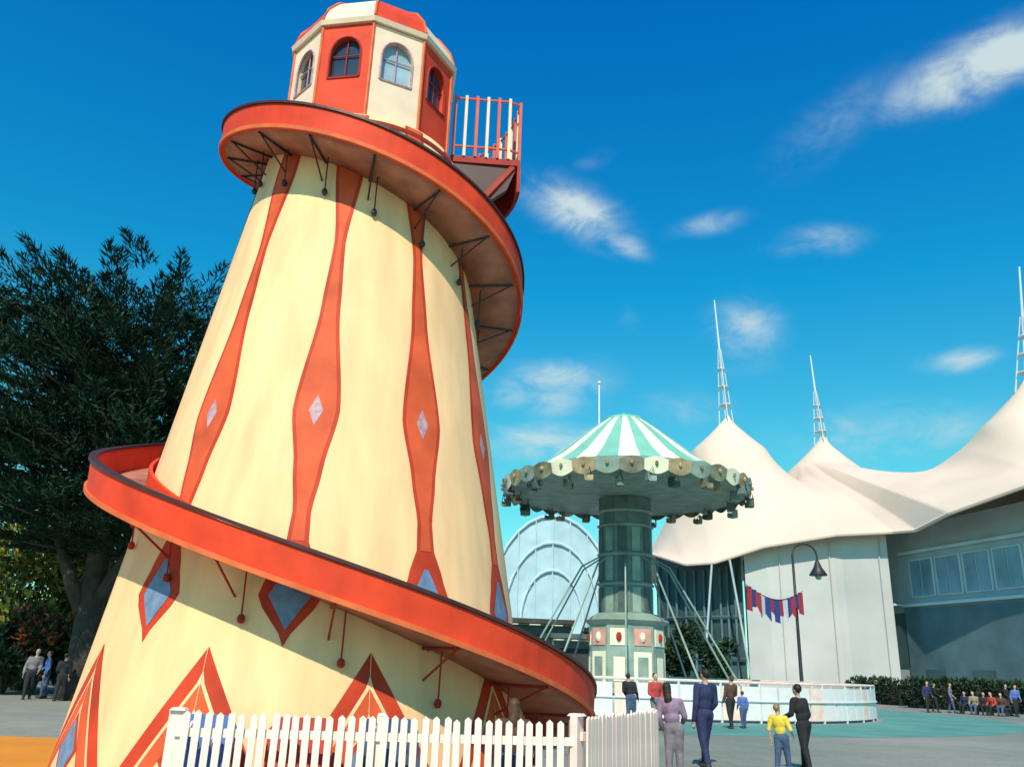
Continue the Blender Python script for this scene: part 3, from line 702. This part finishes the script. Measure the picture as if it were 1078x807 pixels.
for i in range(nb):
    h = 5.4+8.2*((i+.5)/nb); a = i*2.39996+rnd.uniform(-.3, .3); Rm = Rp(h)*rnd.uniform(.78, 1.08)
    rise = .05+.014*(h-5)
    o_ = Vector((math.cos(a), math.sin(a), rise))
    inner = rnd.uniform(.12, .4)
    base = Vector((XC+.01*(10-h), .2, h-.4))
    tip = base+o_*Rm
    if i % 4 == 0: tr.path([base, base.lerp(tip, .5)+Vector((0, 0, -.15)), base.lerp(tip, .92)], [.12, .07, .02], 5)
    f = inner
    while f < .97:
        L_ = rnd.uniform(1.3, 2.3)
        p0 = base.lerp(tip, f)+Vector((rnd.gauss(0, .35), rnd.gauss(0, .35), rnd.gauss(0, .10)))
        dirv = o_+Vector((rnd.gauss(0, .35), rnd.gauss(0, .35), rnd.uniform(-.05, .34)))
        L_ = min(L_, max(1.2, (1.14-f)*Rm))
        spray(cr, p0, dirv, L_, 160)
        f += .24
for i in range(230):   # inner leaf masses that close the crown
    h = rnd.uniform(6.2, 14.0); a = rnd.uniform(0, 2*PI); rr = Rp(h)*math.sqrt(rnd.uniform(.03, .78))
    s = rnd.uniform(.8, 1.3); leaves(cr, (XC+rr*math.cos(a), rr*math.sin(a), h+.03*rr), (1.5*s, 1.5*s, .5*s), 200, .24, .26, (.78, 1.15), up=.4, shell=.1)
for i in range(90):   # feathery spikes on the flat top outline
    a = rnd.uniform(0, 2*PI); rr = 7.6*math.sqrt(rnd.random()); h = 14.3-.008*rr*rr+rnd.uniform(-.4, .2)
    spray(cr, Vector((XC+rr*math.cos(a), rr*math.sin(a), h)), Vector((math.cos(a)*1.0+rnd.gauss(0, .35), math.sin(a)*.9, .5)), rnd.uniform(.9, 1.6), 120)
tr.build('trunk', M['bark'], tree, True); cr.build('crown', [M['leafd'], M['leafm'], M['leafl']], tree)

def shrub(px, d, w_, h_, label, mats_, n=1500, name='shrub', cat='shrub', leaf=.22, clumps=14, trunkh=.4):
    o = empty(name, ground(px, d), 0, label, cat); c_ = MB(); s_ = MB()
    for i in range(clumps):
        a = rnd.uniform(0, 2*PI); rr = w_*.36*math.sqrt(rnd.random()); h = rnd.uniform(trunkh+.1*h_, h_*.86)
        leaves(c_, (rr*math.cos(a), rr*math.sin(a), h), (w_*.2, w_*.2, h_*.15), n//clumps, leaf, .5, (.4, .85), up=.3, shell=.4)
        s_.path([(0, 0, 0), (rr*.4*math.cos(a), rr*.4*math.sin(a), h*.5), (rr*math.cos(a), rr*math.sin(a), h)], [.07*w_/3+.02, .05, .02], 5)
    s_.build('stem', M['bark'], o); c_.build('foliage', mats_, o)
Dk = [M['leafd'], M['leafm'], M['leafl']]; Yl = [M['leafl'], M['leafo'], M['leafy']]; Rs = [M['leafm'], M['leafr'], M['leafl']]
shrub(18, 44, 7.0, 7.8, 'tall yellow green shrub below the conifer crown at the left edge', Yl, 6500, leaf=.32, clumps=30)
shrub(74, 52, 6, 7.0, 'yellowish shrub just right of the left edge shrub, beyond the trunk', Yl, 4500, leaf=.35, clumps=22)
shrub(34, 40, 2.8, 3.6, 'rust red shrub in front of the tall yellow green shrub', Rs, 2200, leaf=.26)
shrub(66, 41, 3.8, 3.0, 'dark rounded shrub right of the rust red shrub', Dk, 3000, leaf=.28)
shrub(2, 40, 3.2, 2.8, 'dark low shrub at the far left edge of the photo', Dk, 2600, leaf=.28)
shrub(120, 46, 4.6, 4.6, 'dark shrub behind the conifer trunk next to the tower', Dk, 3000, leaf=.28)
shrub(622, 60, 2.6, 4.6, 'small dark ornamental tree just left of the carousel column', Dk, 2200, name='ornamental_tree', cat='tree', leaf=.3, trunkh=1.2)
shrub(716, 60, 3.0, 5.2, 'small dark ornamental tree just right of the carousel column', Dk, 2600, name='ornamental_tree', cat='tree', leaf=.3, trunkh=1.2)
shrub(752, 63, 3.2, 4.2, 'dark shrub before the dark glazing left of the curved wall', Dk, 2600, leaf=.3)
shrub(160, 60, 8, 9, 'dark bushy tree behind the tower left side', Dk, 5000, name='bushy_tree', cat='tree', leaf=.4, clumps=26, trunkh=1.5)
shrub(-40, 58, 10, 10, 'large dark bushy tree beyond the left edge shrub', Dk, 5000, name='bushy_tree', cat='tree', leaf=.4, clumps=26, trunkh=1.5)
def hedge(A_, B_, h_, w_, label, n, mats_):
    A_ = Vector((A_[0], A_[1], 0)); B_ = Vector((B_[0], B_[1], 0)); L_ = (B_-A_).length
    o = empty('hedge', A_, math.atan2((B_-A_).y, (B_-A_).x), label, 'hedge'); c_ = MB(); k = int(L_/(w_*.8))
    for i in range(k):
        leaves(c_, ((i+.5)*L_/k, 0, h_*.5*rnd.uniform(.9, 1.1)), (w_*.75, w_*.5, h_*.52), n//k, .22, .55, (.45, .9), up=.3, shell=.75)
    c_.build('foliage', mats_, o)
    s_ = MB(); s_.box((L_/2, 0, h_*.4), (L_, w_*.35, h_*.75)); s_.build('stem', M['bark'], o)
hedge(ground(955, 66), ground(1120, 62), 1.9, 1.3, 'long dark clipped hedge in front of the glazed building', 7000, Dk)
hedge(ground(896, 74), ground(950, 70), 1.8, 1.3, 'dark clipped hedge at the foot of the pale curved wall', 2500, Dk)
hedge(ground(-60, 62), ground(170, 66), 2.6, 1.6, 'long dark hedge closing the open paving on the left', 8000, Dk)

# ------------------------------------------------------------------ light and sky
EL, AZ = R(44), R(190)
sd = Vector((math.sin(AZ)*math.cos(EL), math.cos(AZ)*math.cos(EL), math.sin(EL)))
sl = bpy.data.lights.new('sun', 'SUN'); sl.energy = 4.7; sl.angle = R(.6); sl.color = (1, .89, .72)
so = bpy.data.objects.new('sun', sl); col.objects.link(so); so.rotation_euler = sd.to_track_quat('Z', 'Y').to_euler(); so.location = (-20, -30, 40)
world = bpy.data.worlds.new('World'); scene.world = world; world.use_nodes = True
nt = world.node_tree; n = nt.nodes; Lk = nt.links; bg = n['Background']
sky = n.new('ShaderNodeTexSky'); sky.sky_type = 'NISHITA'; sky.sun_disc = False; sky.sun_elevation = EL; sky.sun_rotation = AZ
sky.air_density = 1.0; sky.dust_density = .4; sky.ozone_density = 2.0
tc = n.new('ShaderNodeTexCoord'); D = tc.outputs['Generated']
sep = n.new('ShaderNodeSeparateXYZ'); Lk.new(D, sep.inputs[0])
ramp = n.new('ShaderNodeValToRGB'); Lk.new(sep.outputs['Z'], ramp.inputs['Fac']); cr_ = ramp.color_ramp
cr_.elements[0].position = 0; cr_.elements[0].color = (.85, 1.5, 1.22, 1); cr_.elements[1].position = .68; cr_.elements[1].color = (.01, 1.2, 2.1, 1)
for pos, c_ in ((.2, (.44, 1.6, 1.3, 1)), (.42, (.06, 1.48, 1.76, 1))):
    e_ = cr_.elements.new(pos); e_.color = c_
mul = n.new('ShaderNodeMix'); mul.data_type = 'RGBA'; mul.blend_type = 'MULTIPLY'; mul.inputs[0].default_value = 1
Lk.new(sky.outputs['Color'], mul.inputs[6]); Lk.new(ramp.outputs['Color'], mul.inputs[7])
# clouds: patches placed in the sky by direction, torn into wisps by noise
mp = n.new('ShaderNodeMapping'); mp.inputs['Scale'].default_value = (5, 5, 10); Lk.new(D, mp.inputs['Vector'])
nz = n.new('ShaderNodeTexNoise'); nz.inputs['Scale'].default_value = 3.0; nz.inputs['Detail'].default_value = 10; nz.inputs['Roughness'].default_value = .58; nz.inputs['Distortion'].default_value = .5
Lk.new(mp.outputs['Vector'], nz.inputs['Vector'])
CL = [(1040, 66, .085, .028, 1.35, .15), (985, 84, .04, .018, .9, .2), (605, 222, .062, .027, 1.15, -.5), (655, 255, .032, .013, .95, -.45), (745, 236, .045, .014, .5, .15), (865, 252, .05, .017, .55, -.1), (825, 262, .03, .012, .45, 0),
      (585, 400, .065, .024, .85, .05), (570, 420, .06, .022, .75, 0), (785, 350, .042, .040, .75, 0), (1010, 379, .038, .013, .7, 0), (940, 455, .12, .035, .5, 0), (880, 130, .09, .034, .35, .5), (575, 465, .08, .026, .7, 0), (720, 430, .06, .025, .4, 0), (625, 168, .025, .012, .3, .3), (660, 335, .02, .02, .2, 0)]
prev = None
def math_(op, a, b=None, clamp=False):
    m = n.new('ShaderNodeMath'); m.operation = op; m.use_clamp = clamp
    for i, q in enumerate((a, b)):
        if q is None: continue
        if isinstance(q, (int, float)): m.inputs[i].default_value = q
        else: Lk.new(q, m.inputs[i])
    return m.outputs[0]
for px, py, sx, sy, amp, tilt in CL:
    d0 = ray(px, py).normalized(); rt = d0.cross(Vector((0, 0, 1))).normalized(); up = rt.cross(d0)
    c_, s_ = math.cos(math.atan(tilt)), math.sin(math.atan(tilt))
    rt2 = (rt*c_ + up*s_); up2 = (up*c_ - rt*s_)
    vals = []
    for ax, s in ((rt2, sx), (up2, sy)):
        dt = n.new('ShaderNodeVectorMath'); dt.operation = 'DOT_PRODUCT'; Lk.new(D, dt.inputs[0]); dt.inputs[1].default_value = tuple(ax/s)
        v_ = math_('SUBTRACT', dt.outputs['Value'], float(d0.dot(ax)/s)); vals.append(math_('MULTIPLY', v_, v_))
    fw = n.new('ShaderNodeVectorMath'); fw.operation = 'DOT_PRODUCT'; Lk.new(D, fw.inputs[0]); fw.inputs[1].default_value = tuple(d0)
    r2 = math_('ADD', vals[0], vals[1]); g_ = math_('POWER', 2.718, math_('MULTIPLY', r2, -1.0)); g_ = math_('MULTIPLY', g_, amp)
    g_ = math_('MULTIPLY', g_, math_('GREATER_THAN', fw.outputs['Value'], 0.0))
    prev = g_ if prev is None else math_('MAXIMUM', prev, g_)
nm = math_('ADD', math_('MULTIPLY', math_('SUBTRACT', nz.outputs['Fac'], .5), 3.4), 1.0)
val = math_('MULTIPLY', prev, nm)
nn = n.new('ShaderNodeMapRange'); nn.interpolation_type = 'SMOOTHSTEP'; nn.inputs['From Min'].default_value = .06; nn.inputs['From Max'].default_value = 1.4; Lk.new(val, nn.inputs['Value'])
dens = math_('MULTIPLY', nn.outputs['Result'], .9, True)
cm = n.new('ShaderNodeMix'); cm.data_type = 'RGBA'; Lk.new(dens, cm.inputs[0]); Lk.new(mul.outputs[2], cm.inputs[6]); cm.inputs[7].default_value = (6.6, 7.8, 7.8, 1)
Lk.new(cm.outputs[2], bg.inputs['Color']); bg.inputs['Strength'].default_value = .1
scene.view_settings.view_transform = 'Standard'; scene.view_settings.look = 'None'; scene.view_settings.exposure = 0
